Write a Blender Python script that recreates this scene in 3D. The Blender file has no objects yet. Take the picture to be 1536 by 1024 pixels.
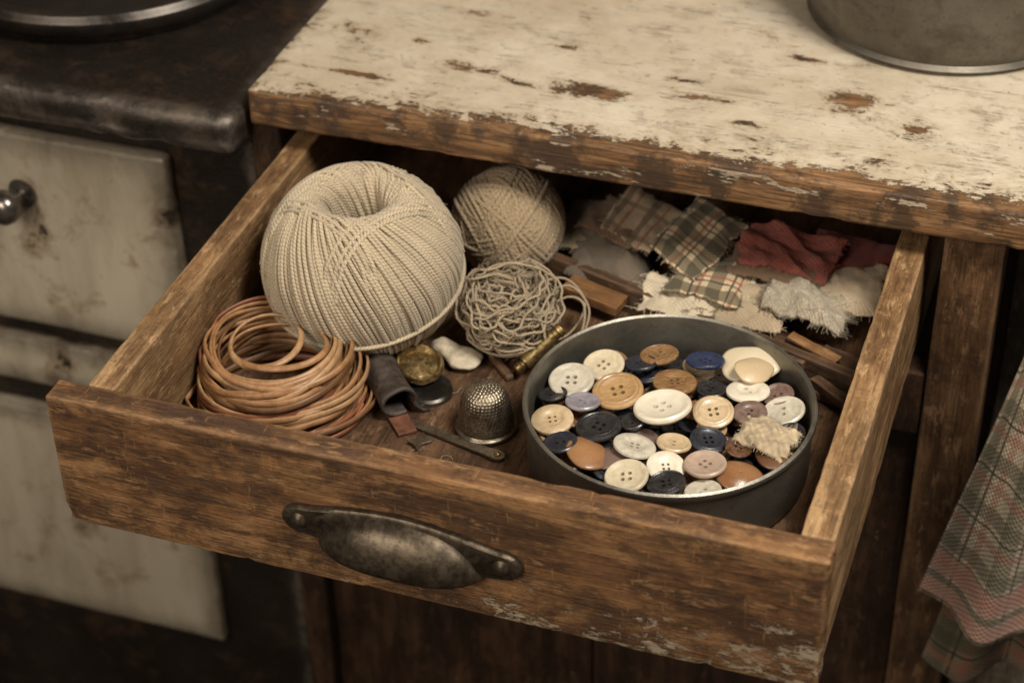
import bpy, bmesh, math, random
import numpy as np
from mathutils import Vector, Matrix, Euler, noise
random.seed(7); rng=np.random.default_rng(7)
S=bpy.context.scene
S.unit_settings.scale_length=0.1
COL=S.collection

# ------------------------------------------------------------------ helpers
def link(ob,parent=None,loc=None,rot=None):
    COL.objects.link(ob)
    if loc is not None: ob.location=loc
    if rot is not None: ob.rotation_euler=rot
    if parent is not None: ob.parent=parent
    return ob
def thing(ob,label,cat,group=None):
    ob["label"]=label; ob["category"]=cat
    if group: ob["group"]=group
    return ob
def empty(name,loc=(0,0,0),rot=(0,0,0)):
    e=bpy.data.objects.new(name,None); e.empty_display_size=.1
    return link(e,None,loc,rot)
def mesh_obj(name,verts,faces,mat=None,parent=None,loc=(0,0,0),rot=(0,0,0),smooth=True,angle=None):
    me=bpy.data.meshes.new(name); me.from_pydata([tuple(v) for v in verts],[],faces); me.update()
    if smooth: me.shade_smooth()
    if angle: me.set_sharp_from_angle(angle=math.radians(angle))
    if mat: me.materials.append(mat)
    return link(bpy.data.objects.new(name,me),parent,loc,rot)

def lathe(name,prof,seg=64,mat=None,parent=None,loc=(0,0,0),rot=(0,0,0),angle=40):
    vs=[];fs=[];rings=[]
    for r,z in prof:
        if r<1e-6: vs.append((0,0,z)); rings.append([len(vs)-1])
        else:
            b=len(vs)
            for i in range(seg):
                a=2*math.pi*i/seg; vs.append((r*math.cos(a),r*math.sin(a),z))
            rings.append(list(range(b,b+seg)))
    for A,B in zip(rings[:-1],rings[1:]):
        if len(A)==1 and len(B)==1: continue
        for i in range(seg):
            j=(i+1)%seg
            if len(A)==1: fs.append((A[0],B[j],B[i]))
            elif len(B)==1: fs.append((A[i],A[j],B[0]))
            else: fs.append((A[i],A[j],B[j],B[i]))
    ob=mesh_obj(name,vs,fs,mat,parent,loc,rot,True,angle)
    bm=bmesh.new(); bm.from_mesh(ob.data); bmesh.ops.recalc_face_normals(bm,faces=bm.faces); bm.to_mesh(ob.data); bm.free()
    return ob

def board(name,lo,hi,mat,parent=None,bev=.012,amp=.004,div=.05,nscale=4.,seed=0,origin=None,edge_chip=0.,rot=(0,0,0)):
    """rounded plank from lo to hi, with worn, slightly uneven faces"""
    lo=Vector(lo);hi=Vector(hi);o=Vector(origin) if origin else (lo+hi)/2
    bm=bmesh.new(); bmesh.ops.create_cube(bm,size=1)
    d=hi-lo
    for v in bm.verts: v.co=Vector((v.co.x*d.x,v.co.y*d.y,v.co.z*d.z))
    for ax in range(3):
        n=min(110,int(d[ax]/div))
        for i in range(1,n):
            c=Vector((0,0,0)); c[ax]=-d[ax]/2+d[ax]*i/n
            nn=Vector((0,0,0)); nn[ax]=1
            g=bm.verts[:]+bm.edges[:]+bm.faces[:]
            bmesh.ops.bisect_plane(bm,geom=g,plane_co=c,plane_no=nn)
    sharp=[e for e in bm.edges if len(e.link_faces)==2 and e.calc_face_angle(0)>1.]
    bmesh.ops.bevel(bm,geom=sharp,offset=bev,segments=3,profile=.6,affect='EDGES',clamp_overlap=True)
    bm.normal_update()
    off=Vector((seed*13.1,seed*7.7,seed*3.3)); ctr=(lo+hi)/2
    for v in bm.verts:
        n=v.normal.copy(); p=v.co
        k=noise.noise(p*nscale*.5+off)*amp+noise.noise(p*nscale*3+off)*amp*.3
        ed=sum(1 for a in range(3) if abs(abs(p[a])-d[a]/2)<bev*1.1)
        if ed>=2 and edge_chip>0:
            c=noise.noise(p*7+off)+.7*noise.noise(p*26+off)-.18
            k-=max(0,c)*edge_chip
        v.co=p+n*k
    for v in bm.verts: v.co=v.co+ctr-o
    me=bpy.data.meshes.new(name); bm.to_mesh(me); bm.free()
    me.shade_smooth(); me.set_sharp_from_angle(angle=math.radians(50))
    me.materials.append(mat)
    return link(bpy.data.objects.new(name,me),parent,o,rot)

def tubes(name,paths,rads,mat,sides=6,center=None,flat=None,parent=None,loc=(0,0,0)):
    """many swept strands in one mesh; uv = (length, around)"""
    V=[];F=[];UV=[];base=0
    for k,(P,rad) in enumerate(zip(paths,rads)):
        P=np.asarray(P,float);N=len(P)
        T=np.gradient(P,axis=0)
        if np.linalg.norm(P[0]-P[-1])<1e-9: T[0]=T[-1]=P[1]-P[-2]
        T/=np.linalg.norm(T,axis=1)[:,None]+1e-12
        if isinstance(center,str) and center=='up': R=np.tile([0,0,1.],(N,1))
        else:
            c=np.array(center if center is not None else (0,0,0))
            R=P-c
        Nn=R-(R*T).sum(1)[:,None]*T
        Nn/=np.linalg.norm(Nn,axis=1)[:,None]+1e-9
        B=np.cross(T,Nn)
        a=np.arange(sides)*2*math.pi/sides
        fa,fb=(1,1) if flat is None else flat
        rr=np.broadcast_to(np.asarray(rad,float),(N,))[:,None,None]
        ring=P[:,None,:]+rr*(fa*np.cos(a)[None,:,None]*Nn[:,None,:]+fb*np.sin(a)[None,:,None]*B[:,None,:])
        V.append(ring.reshape(-1,3))
        L=np.concatenate([[0],np.cumsum(np.linalg.norm(np.diff(P,axis=0),axis=1))])+k*.37
        for i in range(N-1):
            for j in range(sides):
                j2=(j+1)%sides
                F.append((base+i*sides+j,base+i*sides+j2,base+(i+1)*sides+j2,base+(i+1)*sides+j))
                UV+= [L[i],j/sides,L[i],(j+1)/sides,L[i+1],(j+1)/sides,L[i+1],j/sides]
        base+=N*sides
    V=np.concatenate(V)
    me=bpy.data.meshes.new(name); me.from_pydata(V.tolist(),[],F)
    uv=me.uv_layers.new(name="UVMap"); uv.data.foreach_set("uv",UV)
    me.shade_smooth(); me.materials.append(mat); me.update()
    return link(bpy.data.objects.new(name,me),parent,loc)

def smooth_path(C,n):
    C=np.asarray(C,float); C=np.vstack([2*C[0]-C[1],C,2*C[-1]-C[-2]])
    m=len(C)-3; t=np.linspace(0,m-1e-6,n); i=t.astype(int); u=(t-i)[:,None]
    a,b,c,d=C[i],C[i+1],C[i+2],C[i+3]
    return .5*((2*b)+(-a+c)*u+(2*a-5*b+4*c-d)*u**2+(-a+3*b-3*c+d)*u**3)

# ------------------------------------------------------------------ material helpers
class NB:
    def __init__(s,name):
        s.m=bpy.data.materials.new(name); s.m.use_nodes=True; s.t=s.m.node_tree; s.t.nodes.clear()
        s.out=s.n('ShaderNodeOutputMaterial'); s.b=s.n('ShaderNodeBsdfPrincipled'); s.l(s.b.outputs[0],s.out.inputs[0])
    def n(s,ty,**k):
        x=s.t.nodes.new(ty)
        for a,v in k.items(): setattr(x,a,v)
        return x
    def l(s,a,b): s.t.links.new(a,b)
    def set(s,sock,v):
        if isinstance(v,bpy.types.NodeSocket): s.l(v,sock)
        else:
            if isinstance(v,(tuple,list)) and len(v)==3 and sock.type=='RGBA': v=(*v,1)
            sock.default_value=v
    def co(s,kind='Object'): return s.n('ShaderNodeTexCoord').outputs[kind]
    def map(s,v,scale=(1,1,1),loc=(0,0,0),rot=(0,0,0)):
        x=s.n('ShaderNodeMapping'); s.l(v,x.inputs[0]); x.inputs['Scale'].default_value=scale; x.inputs['Location'].default_value=loc; x.inputs['Rotation'].default_value=rot; return x.outputs[0]
    def noise(s,v,scale,detail=6,rough=.6,dist=0):
        x=s.n('ShaderNodeTexNoise'); s.l(v,x.inputs['Vector']); x.inputs['Scale'].default_value=scale; x.inputs['Detail'].default_value=detail; x.inputs['Roughness'].default_value=rough; x.inputs['Distortion'].default_value=dist; return x.outputs['Fac']
    def ramp(s,f,stops):
        x=s.n('ShaderNodeValToRGB'); s.l(f,x.inputs[0]); e=x.color_ramp.elements
        while len(e)<len(stops): e.new(.5)
        for q,(p,c) in zip(e,stops):
            q.position=p; q.color=(c,c,c,1) if not isinstance(c,(tuple,list)) else (*c[:3],1)
        return x.outputs[0]
    def math(s,op,a,b=0.,c=0.,clamp=False):
        x=s.n('ShaderNodeMath',operation=op,use_clamp=clamp)
        for i,v in enumerate((a,b,c)): s.set(x.inputs[i],v)
        return x.outputs[0]
    def mix(s,f,a,b,mode='MIX'):
        x=s.n('ShaderNodeMix',data_type='RGBA',blend_type=mode)
        s.set(x.inputs[0],f); s.set(x.inputs[6],a); s.set(x.inputs[7],b); return x.outputs[2]
    def sep(s,v):
        x=s.n('ShaderNodeSeparateXYZ'); s.l(v,x.inputs[0]); return x.outputs
    def bump(s,h,strength=.5,dist=.01,normal=None):
        x=s.n('ShaderNodeBump'); s.set(x.inputs['Height'],h); x.inputs['Strength'].default_value=strength; x.inputs['Distance'].default_value=dist
        if normal: s.l(normal,x.inputs['Normal'])
        return x.outputs[0]
    def edge(s,r=.03):
        b=s.n('ShaderNodeBevel',samples=3); b.inputs[0].default_value=r
        g=s.n('ShaderNodeNewGeometry'); d=s.n('ShaderNodeVectorMath',operation='DOT_PRODUCT')
        s.l(b.outputs[0],d.inputs[0]); s.l(g.outputs['Normal'],d.inputs[1])
        return s.math('SUBTRACT',1.,d.outputs['Value'],clamp=True)
    def fin(s,col,rough=.6,metal=0.,normal=None,spec=.4,sheen=0,coat=0):
        b=s.b; s.set(b.inputs['Base Color'],col); s.set(b.inputs['Roughness'],rough); s.set(b.inputs['Metallic'],metal)
        b.inputs['Specular IOR Level'].default_value=spec
        if normal is not None: s.l(normal,b.inputs['Normal'])
        if sheen: b.inputs['Sheen Weight'].default_value=sheen
        if coat: b.inputs['Coat Weight'].default_value=coat; b.inputs['Coat Roughness'].default_value=.15
        return s.m

def ax3(axis,along,across): return tuple(along if i==axis else across for i in range(3))
def wood(name,axis=0,dark=(.035,.016,.007),mid=(.17,.085,.035),light=(.32,.19,.09),seed=0.,paint=0.,stain=.5,rough=.5,worn=.5,pgrad=None,edge=True,abr=.6):
    s=NB(name); v=s.map(s.co(),loc=(seed,seed*1.7,seed*.6))
    g1=s.noise(s.map(v,ax3(axis,.8,8.)),1.3,10,.62,.25)
    g2=s.noise(s.map(v,ax3(axis,4.,95.)),1.,5,.7,.1)
    g3=s.noise(s.map(v,ax3(axis,14.,60.)),1.6,6,.8,0)
    wear=s.noise(s.map(v,ax3(axis,1.5,3.4)),1.5,14,.78,.3)
    blot=s.noise(v,5.,12,.75,.2)
    ab=s.noise(s.map(v,ax3(axis,3.6,13.)),1.6,12,.8,.1)
    fine=s.noise(v,38,8,.8)
    c=s.ramp(g1,[(.30,tuple(.55*a+.45*b for a,b in zip(dark,mid))),(.48,mid),(.68,light)])
    c=s.mix(s.math('MULTIPLY',s.ramp(g2,[(.36,1.),(.52,0.)]),.6),c,dark)
    c=s.mix(s.math('MULTIPLY',s.ramp(wear,[(.46,0.),(.55,1.)]),stain),c,tuple(x*.95 for x in dark))
    c=s.mix(s.math('MULTIPLY',s.ramp(blot,[(.52,0.),(.59,1.)]),stain*.75),c,tuple(x*1.3 for x in dark))
    am=s.math('MULTIPLY',s.ramp(ab,[(.545,0.),(.60,1.)]),abr)
    c=s.mix(am,c,tuple(min(1,x*1.15+.02) for x in light))
    c=s.mix(s.math('MULTIPLY',s.ramp(g3,[(.59,0.),(.67,1.)]),.8),c,tuple(x*.5 for x in dark))
    c=s.mix(s.math('MULTIPLY',s.ramp(fine,[(.32,1.),(.44,0.)]),.6),c,tuple(x*.5 for x in dark))
    if edge:
        e=s.edge(.03)
        em=s.math('MULTIPLY',s.math('MULTIPLY',e,6.,clamp=True),s.ramp(blot,[(.38,0.),(.52,1.)]))
        c=s.mix(s.math('MULTIPLY',em,worn),c,tuple(min(1,x*1.2+.04) for x in light))
    h=s.math('ADD',s.math('MULTIPLY',g2,.6),s.math('MULTIPLY',g3,.5))
    h=s.math('ADD',h,s.math('MULTIPLY',wear,.6))
    sm=None
    for rt,sc_ in (((.3,.5,.4),26.),((-.2,-.35,-.5),18.)):
        scr=s.noise(s.map(v,ax3(axis,sc_,2.5),rot=rt),2.,3,.8,.1)
        q=s.ramp(scr,[(.655,0.),(.68,1.)]); sm=q if sm is None else s.math('MAXIMUM',sm,q)
    c=s.mix(s.math('MULTIPLY',sm,.45),c,light)
    if paint>0:
        pn=s.noise(s.map(v,ax3(axis,5.,10.)),1.6,13,.78,.3)
        if pgrad is not None: pn=s.math('ADD',pn,pgrad(s))
        pm=s.ramp(pn,[(.70-paint,0.),(.71-paint,1.)])
        c=s.mix(pm,c,s.ramp(blot,[(.3,(.25,.185,.12)),(.7,(.48,.39,.27))]))
        h=s.math('ADD',h,s.math('MULTIPLY',pm,.5))
    r=s.ramp(wear,[(.3,rough+.12),(.6,rough-.08)])
    return s.fin(c,r,0,s.bump(h,.85,.015),spec=.4)

# ------------------------------------------------------------------ materials
def m_counter():
    s=NB("peeling_cream_paint"); v=s.co(); x,y,z=s.sep(v)[0:3]
    n1=s.noise(s.map(v,(2.8,3.8,6)),1.7,14,.78,.3)
    n2=s.noise(s.map(v,(7,12,14)),1.7,12,.82,.2)
    nw=s.noise(v,4,8,.7,.2)
    g=s.noise(s.map(v,(1.,9,9)),1.4,10,.65,.3); g2=s.noise(s.map(v,(4,75,75)),1,5,.7)
    wc=s.ramp(g,[(.32,(.065,.033,.014)),(.5,(.21,.105,.040)),(.68,(.36,.20,.09))])
    wc=s.mix(s.ramp(g2,[(.4,.7),(.55,0.)]),wc,(.03,.014,.006))
    wc=s.mix(s.ramp(nw,[(.48,0.),(.56,.8)]),wc,(.035,.02,.011))
    def mr(val,hi,t):
        q=s.n('ShaderNodeMapRange'); s.l(val,q.inputs[0]); q.inputs[1].default_value=0; q.inputs[2].default_value=hi; q.inputs[3].default_value=t; q.inputs[4].default_value=0; return q.outputs[0]
    fy=mr(y,.36,1.); fx=mr(x,.2,.8)
    rg=s.math('MULTIPLY',x,.035)
    ed=s.math('MAXIMUM',s.math('POWER',fy,2.4),s.math('POWER',fx,2.5))
    front=s.math('LESS_THAN',z,-.016)
    a=s.math('ADD',s.math('MULTIPLY',n1,.55),s.math('MULTIPLY',n2,.45))
    a=s.math('ADD',a,s.math('MULTIPLY',ed,s.math('ADD',.15,rg)))
    for cx,cy,w,h,k in [(1.38,.42,.17,.05,.20),(.83,.45,.12,.045,.17),(2.49,.65,.12,.08,.19),(.35,.26,.25,.02,.17),(1.08,.40,.07,.03,.16),(2.2,.95,.1,.03,.14),(.2,.62,.14,.07,.12),(2.75,.5,.12,.06,.15),(1.9,.5,.16,.025,.13),(.72,.95,.12,.03,.1),(1.75,.62,.06,.02,.16),(2.1,.35,.1,.03,.16),(.55,.62,.05,.03,.16),(1.2,.75,.09,.02,.14)]:
        dx=s.math('DIVIDE',s.math('SUBTRACT',x,cx),w); dy=s.math('DIVIDE',s.math('SUBTRACT',y,cy),h)
        d=s.math('SQRT',s.math('ADD',s.math('MULTIPLY',dx,dx),s.math('MULTIPLY',dy,dy)))
        a=s.math('ADD',a,s.math('MULTIPLY',s.math('SUBTRACT',1.,s.math('MULTIPLY',d,.55),clamp=True),k))
    chip=s.ramp(a,[(.612,0.),(.622,1.)])
    halo=s.ramp(a,[(.53,0.),(.617,1.)])
    st=s.noise(v,1.1,6,.6,.5); st2=s.noise(s.map(v,(3.4,4.,9)),1.3,12,.76,.2)
    pc=s.ramp(st,[(.3,(.42,.345,.245)),(.5,(.53,.455,.345)),(.7,(.59,.525,.415))])
    pc=s.mix(s.ramp(st2,[(.45,0.),(.62,.5)]),pc,(.385,.30,.20))
    pc=s.mix(s.math('MULTIPLY',halo,.55),pc,(.30,.21,.12))
    fine=s.noise(s.map(v,(16,22,30)),1.7,12,.82,.2); sp=s.ramp(fine,[(.608,0.),(.63,1.)])
    pc=s.mix(s.math('MULTIPLY',sp,.7),pc,(.17,.105,.055))
    dots=s.noise(v,22,3,.6); dt=s.ramp(dots,[(.69,0.),(.72,1.)])
    pc=s.mix(s.math('MULTIPLY',dt,.7),pc,(.07,.045,.025))
    ck=None
    for sc,of in (((.6,24,24),0),((.9,14,20),3.3)):
        cr=s.noise(s.map(v,sc,loc=(of,of,0)),1.,9,.7,.2); k=s.ramp(cr,[(.495,0.),(.5,1.),(.505,0.)])
        ck=k if ck is None else s.math('MAXIMUM',ck,k)
    ck=s.math('MULTIPLY',ck,s.ramp(n1,[(.49,0.),(.60,.6)]))
    pc=s.mix(ck,pc,(.12,.08,.05))
    fs=s.noise(s.map(v,(1.7,6,7)),1.5,12,.74,.2)
    fchip=s.ramp(fs,[(.578,1.),(.59,0.)])
    m=s.mix(front,chip,fchip)
    c=s.mix(m,pc,wc)
    h=s.math('ADD',s.math('SUBTRACT',1.,m),s.math('MULTIPLY',g2,.3))
    h=s.math('SUBTRACT',h,s.math('MULTIPLY',s.math('MAXIMUM',sp,ck),.5))
    r=s.mix(m,(.42,)*3,(.60,)*3)
    return s.fin(c,r,0,s.bump(h,.8,.014),spec=.45)

def m_iron(name,base=(.018,.016,.014),rust=.25,rough=.42,metal=.5,bs=.5,rustc=(.13,.085,.05),wear_glint=(.30,.27,.24),we=.35,er=.05,bd=.02):
    s=NB(name); v=s.co(); n=s.noise(v,4,12,.75,.3); f=s.noise(v,40,6,.7); l=s.noise(v,1.7,5,.6)
    c=s.mix(s.ramp(n,[(.5,0.),(.62,rust)]),base,rustc)
    c=s.mix(s.ramp(l,[(.45,0.),(.7,.35)]),c,tuple(min(1,q*2+.02) for q in base))
    c=s.mix(s.math('MULTIPLY',s.ramp(f,[(.55,0.),(.7,1.)]),rust),c,rustc)
    e=s.math('MULTIPLY',s.edge(er),4.,clamp=True)
    c=s.mix(s.math('MULTIPLY',s.math('MULTIPLY',e,we),s.ramp(n,[(.40,.15),(.56,1.)])),c,wear_glint)
    r=s.ramp(n,[(.3,max(.1,rough-.14)),(.65,rough+.25)])
    return s.fin(c,r,metal,s.bump(s.math('ADD',n,s.math('MULTIPLY',f,.35)),bs,bd),spec=.5)

def m_enamel():
    s=NB("chipped_enamel"); v=s.co(); n=s.noise(v,2.2,12,.74,.4); d=s.noise(s.map(v,(2.4,2,.6)),2,10,.7,.3); f=s.noise(v,14,8,.8)
    c=s.ramp(d,[(.3,(.30,.25,.175)),(.6,(.42,.365,.275))])
    c=s.mix(s.ramp(f,[(.59,0.),(.68,.5)]),c,(.17,.115,.06))
    e=s.math('MULTIPLY',s.edge(.22),5.,clamp=True)
    k=s.math('ADD',n,s.math('MULTIPLY',e,.26)); m=s.ramp(k,[(.640,0.),(.648,1.)])
    c=s.mix(s.ramp(k,[(.54,0.),(.645,.8)]),c,(.15,.09,.04))
    c=s.mix(m,c,(.02,.014,.01))
    return s.fin(c,.28,0,s.bump(s.math('SUBTRACT',1.,m),.4,.02),spec=.5)

def m_twine(name,a=(.56,.46,.33),b=(.26,.19,.12),tw=50,bs=.5):
    s=NB(name); uv=s.co('UV'); x,y,_=s.sep(uv)[0:3]
    ph=s.math('ADD',s.math('MULTIPLY',x,tw),s.math('MULTIPLY',y,2.))
    w=s.math('ABSOLUTE',s.math('SINE',s.math('MULTIPLY',ph,math.pi)))
    ob=s.co(); n=s.noise(ob,7,8,.7); f=s.noise(s.map(uv,(50,6,1)),1.,5,.75); sv=s.noise(s.map(uv,(1.7,0,0)),1.,2,.5)
    c=s.mix(s.math('POWER',w,.6),b,a)
    c=s.mix(s.ramp(n,[(.4,0.),(.65,.5)]),c,tuple(q*.66 for q in a))
    c=s.mix(s.ramp(sv,[(.38,.55),(.6,0.)]),c,tuple(q*.58 for q in a))
    c=s.mix(s.ramp(f,[(.52,0.),(.72,.6)]),c,tuple(min(1,q*1.25) for q in a))
    h=s.math('ADD',s.math('MULTIPLY',w,.7),s.math('MULTIPLY',f,.8))
    return s.fin(c,.92,0,s.bump(h,bs,.005),spec=.08,sheen=.2)

def m_simple(name,col,rough=.5,metal=0.,var=.35,ns=12,bs=.2,bd=.005,spec=.5,coat=0,dirt=None,dirtamt=.5):
    s=NB(name); v=s.co(); n=s.noise(v,ns,8,.65,.3); f=s.noise(v,ns*5,5,.7)
    c=s.mix(s.ramp(n,[(.35,0.),(.65,1.)]),tuple(q*(1-var) for q in col),tuple(min(1,q*(1+var)) for q in col))
    if dirt: c=s.mix(s.ramp(f,[(.45,0.),(.6,dirtamt)]),c,dirt); c=s.mix(s.ramp(n,[(.5,0.),(.66,dirtamt)]),c,dirt)
    return s.fin(c,s.ramp(n,[(.3,max(.05,rough-.1)),(.7,rough+.18)]),metal,s.bump(s.math('ADD',n,s.math('MULTIPLY',f,.4)),bs,bd),spec=spec,coat=coat)

def m_button(name,c1,c2,style='plain',rough=.28):
    s=NB(name); v=s.co(); o=s.n('ShaderNodeObjectInfo').outputs['Random']
    vv=s.n('ShaderNodeVectorMath',operation='ADD'); s.l(v,vv.inputs[0]); s.l(s.math('MULTIPLY',o,20.),vv.inputs[1]); v=vv.outputs[0]
    if style=='grain': n=s.noise(s.map(v,(1.5,9,9),rot=(0,0,.6)),1.5,6,.6,.8)
    elif style=='swirl': n=s.noise(v,1.6,6,.55,1.6)
    else: n=s.noise(v,2,5,.6,.4)
    c=s.mix(s.ramp(n,[(.35,0.),(.65,1.)]),c1,c2)
    f=s.noise(v,14,6,.8); c=s.mix(s.ramp(f,[(.58,0.),(.70,.45)]),c,tuple(q*.4 for q in c1))
    return s.fin(c,s.ramp(f,[(.4,rough),(.65,rough+.25)]),0,s.bump(f,.12,.02),spec=.5,coat=.25)

def m_fabric(name,base,kind='plain',weave=60,tone=.3,fuzzy=False,hem=False):
    s=NB(name); uv=s.co('UV'); x,y,_=s.sep(uv)[0:3]
    n=s.noise(s.map(uv,(6,6,1)),1,8,.7,.3)
    c=s.mix(s.ramp(n,[(.3,0.),(.7,1.)]),tuple(q*(1-tone) for q in base),tuple(min(1,q*(1+tone*.6)) for q in base))
    def band(q,f,lo,hi,off=0.):
        t=s.math('FRACT',s.math('ADD',s.math('MULTIPLY',q,f),off+10))
        return s.math('MULTIPLY',s.math('GREATER_THAN',t,lo),s.math('LESS_THAN',t,hi))
    if kind=='plaid':
        for q in (x,y):
            c=s.mix(s.math('MULTIPLY',band(q,6.2,.05,.42),.70),c,(.026,.026,.016))
            c=s.mix(s.math('MULTIPLY',band(q,6.2,.62,.68),.85),c,(.02,.018,.013))
            c=s.mix(s.math('MULTIPLY',band(q,6.2,.80,.88),.7),c,(.28,.05,.03))
    if kind=='plaid_soft':
        for q in (x,y):
            c=s.mix(s.math('MULTIPLY',band(q,3.9,.06,.36),.60),c,(.085,.085,.05))
            c=s.mix(s.math('MULTIPLY',band(q,3.9,.62,.78),.52),c,(.33,.13,.09))
            c=s.mix(s.math('MULTIPLY',band(q,3.9,.44,.49),.8),c,(.035,.03,.02))
    if hem:
        for lo,hi,cc in ((1.40,1.52,(.40,.20,.155)),(1.53,1.56,(.12,.10,.07)),(1.57,1.66,(.43,.23,.18))):
            c=s.mix(s.math('MULTIPLY',s.math('MULTIPLY',s.math('GREATER_THAN',y,lo),s.math('LESS_THAN',y,hi)),.8),c,cc)
    if kind=='stripe':
        c=s.mix(s.math('MULTIPLY',band(x,7,.1,.34),.7),c,(.09,.05,.03))
        c=s.mix(s.math('MULTIPLY',band(x,7,.55,.65),.7),c,(.28,.07,.04))
        c=s.mix(s.math('MULTIPLY',band(y,6,.2,.35),.6),c,(.10,.07,.05))
    wx=s.math('SINE',s.math('MULTIPLY',x,weave*6.283)); wy=s.math('SINE',s.math('MULTIPLY',y,weave*6.283))
    w=s.math('MULTIPLY',wx,wy)
    c=s.mix(s.math('MULTIPLY',s.math('ADD',w,1.),.2),c,tuple(q*.25 for q in base))
    fz=s.noise(s.map(uv,(50,50,1)),1,5,.8)
    h=s.math('ADD',s.math('MULTIPLY',w,.25 if not fuzzy else .1),s.math('MULTIPLY',fz,1. if fuzzy else .5))
    if fuzzy: c=s.mix(s.ramp(fz,[(.38,.65),(.6,0.)]),c,tuple(q*.45 for q in base))
    return s.fin(c,.95,0,s.bump(h,1. if fuzzy else .6,.022 if fuzzy else .008),spec=.08,sheen=.1)

M={}
def front_grad(s):
    x,y,z=s.sep(s.co())[0:3]
    return s.math('ADD',s.math('MULTIPLY',s.math('SUBTRACT',-.12,z),.32),s.math('MULTIPLY',x,.05))
M['front']=wood("worn_brown_wood_front",0,(.034,.015,.007),(.215,.100,.036),(.39,.210,.084),1.3,paint=.09,stain=.72,worn=.55,pgrad=front_grad,rough=.38,abr=.5)
M['side']=wood("worn_brown_wood_side",1,(.055,.027,.012),(.275,.150,.064),(.47,.295,.142),4.1,stain=.5,worn=.5)
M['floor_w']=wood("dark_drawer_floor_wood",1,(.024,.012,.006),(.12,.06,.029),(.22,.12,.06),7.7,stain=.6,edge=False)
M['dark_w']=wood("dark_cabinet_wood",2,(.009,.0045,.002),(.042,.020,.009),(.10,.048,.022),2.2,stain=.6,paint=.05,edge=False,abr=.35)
M['post_w']=wood("brown_post_wood",2,(.028,.014,.007),(.13,.066,.029),(.25,.138,.064),9.4,stain=.6)
M['stick']=wood("orange_wood_offcut",0,(.08,.034,.012),(.27,.13,.045),(.42,.235,.10),3.1,stain=.4,edge=False,abr=.3)
M['stick_d']=wood("dark_wood_offcut",0,(.018,.010,.005),(.10,.052,.025),(.24,.13,.065),5.1,stain=.5)
M['counter']=m_counter()
M['iron']=m_iron("black_cast_iron",(.024,.019,.015),rust=.6,rough=.22,metal=.6,bs=.55,rustc=(.10,.055,.028),wear_glint=(.50,.43,.36),we=.8,er=.12)  # pale edge colour: worn iron plus a painted highlight along the hob edge
M['iron2']=m_iron("smooth_black_iron",(.020,.017,.015),rust=.2,rough=.20,metal=.65,bs=.1,wear_glint=(.28,.25,.21),we=.4)
M['knob']=m_simple("polished_iron_knob",(.20,.18,.16),.22,.9,.3,12,.1,.005,dirt=(.05,.035,.025),dirtamt=.4)
M['enamel']=m_enamel()
M['tin']=m_iron("patinated_tin",(.16,.150,.125),rust=.6,rough=.36,metal=.8,bs=.35,rustc=(.085,.068,.044),wear_glint=(.40,.36,.29),we=.8,er=.018,bd=.010)  # pale edges are wear, and also put a rim highlight into the colour
M['pot']=m_iron("dull_aluminium",(.125,.112,.09),rust=.7,rough=.40,metal=.75,bs=.2,rustc=(.07,.055,.037),wear_glint=(.34,.30,.24),we=.5,er=.03,bd=.01)
M['bronze']=m_simple("dark_bronze",(.115,.090,.062),.40,.85,.5,7,.3,.01,dirt=(.032,.023,.017),dirtamt=.65)
M['thimble']=m_simple("aged_silver_brass",(.34,.29,.215),.36,.95,.3,18,.15,.004,dirt=(.08,.055,.035),dirtamt=.6)
M['brass']=m_simple("old_brass",(.34,.24,.105),.38,.9,.4,14,.2,.004,dirt=(.08,.05,.02),dirtamt=.65)
M['steel']=m_simple("tarnished_steel",(.20,.16,.115),.42,.85,.4,20,.25,.004,dirt=(.06,.035,.02))
M['leather']=m_simple("dark_leather",(.045,.033,.026),.5,0,.5,16,.6,.012)
M['leather_b']=m_simple("brown_leather",(.12,.045,.022),.6,0,.4,16,.4,.012)
M['cordA']=m_simple("tan_leather_cord",(.33,.172,.075),.40,0,.22,5,.25,.005,spec=.4,dirt=(.14,.065,.026),dirtamt=.5)
M['cordB']=m_simple("brown_leather_cord",(.165,.082,.036),.40,0,.3,5,.25,.005,spec=.4,dirt=(.08,.038,.018))
M['cordC']=m_simple("reddish_leather_cord",(.21,.075,.035),.40,0,.3,6,.25,.005,spec=.4)
M['cordD']=m_simple("pale_leather_cord",(.38,.225,.11),.40,0,.22,5,.25,.005,spec=.4,dirt=(.19,.10,.045))
M['bone']=m_simple("worn_bone",(.46,.395,.29),.5,0,.2,8,.35,.015,dirt=(.24,.175,.11),dirtamt=.4)
M['twineA']=m_twine("natural_jute_twine",(.53,.435,.300),(.27,.20,.125),62,.6)
M['twineB']=m_twine("tan_yarn",(.38,.285,.175),(.19,.13,.075),50,.6)
M['twineC']=m_twine("thin_hemp_string",(.41,.32,.21),(.20,.145,.088),60,.6)

# ------------------------------------------------------------------ setting
fl=mesh_obj("floor",[(-9,-8,0),(9,-8,0),(9,9,0),(-9,9,0)],[(0,1,2,3)],m_simple("dark_floor_boards",(.05,.035,.025),.7,0,.4,2),loc=(0,0,-8)); fl["kind"]="structure"
wl=mesh_obj("wall",[(-9,0,-8),(9,0,-8),(9,0,9),(-9,0,9)],[(0,1,2,3)],m_simple("plaster_wall",(.17,.14,.11),.8,0,.3,2),loc=(0,5.6,0)); wl["kind"]="structure"

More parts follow.
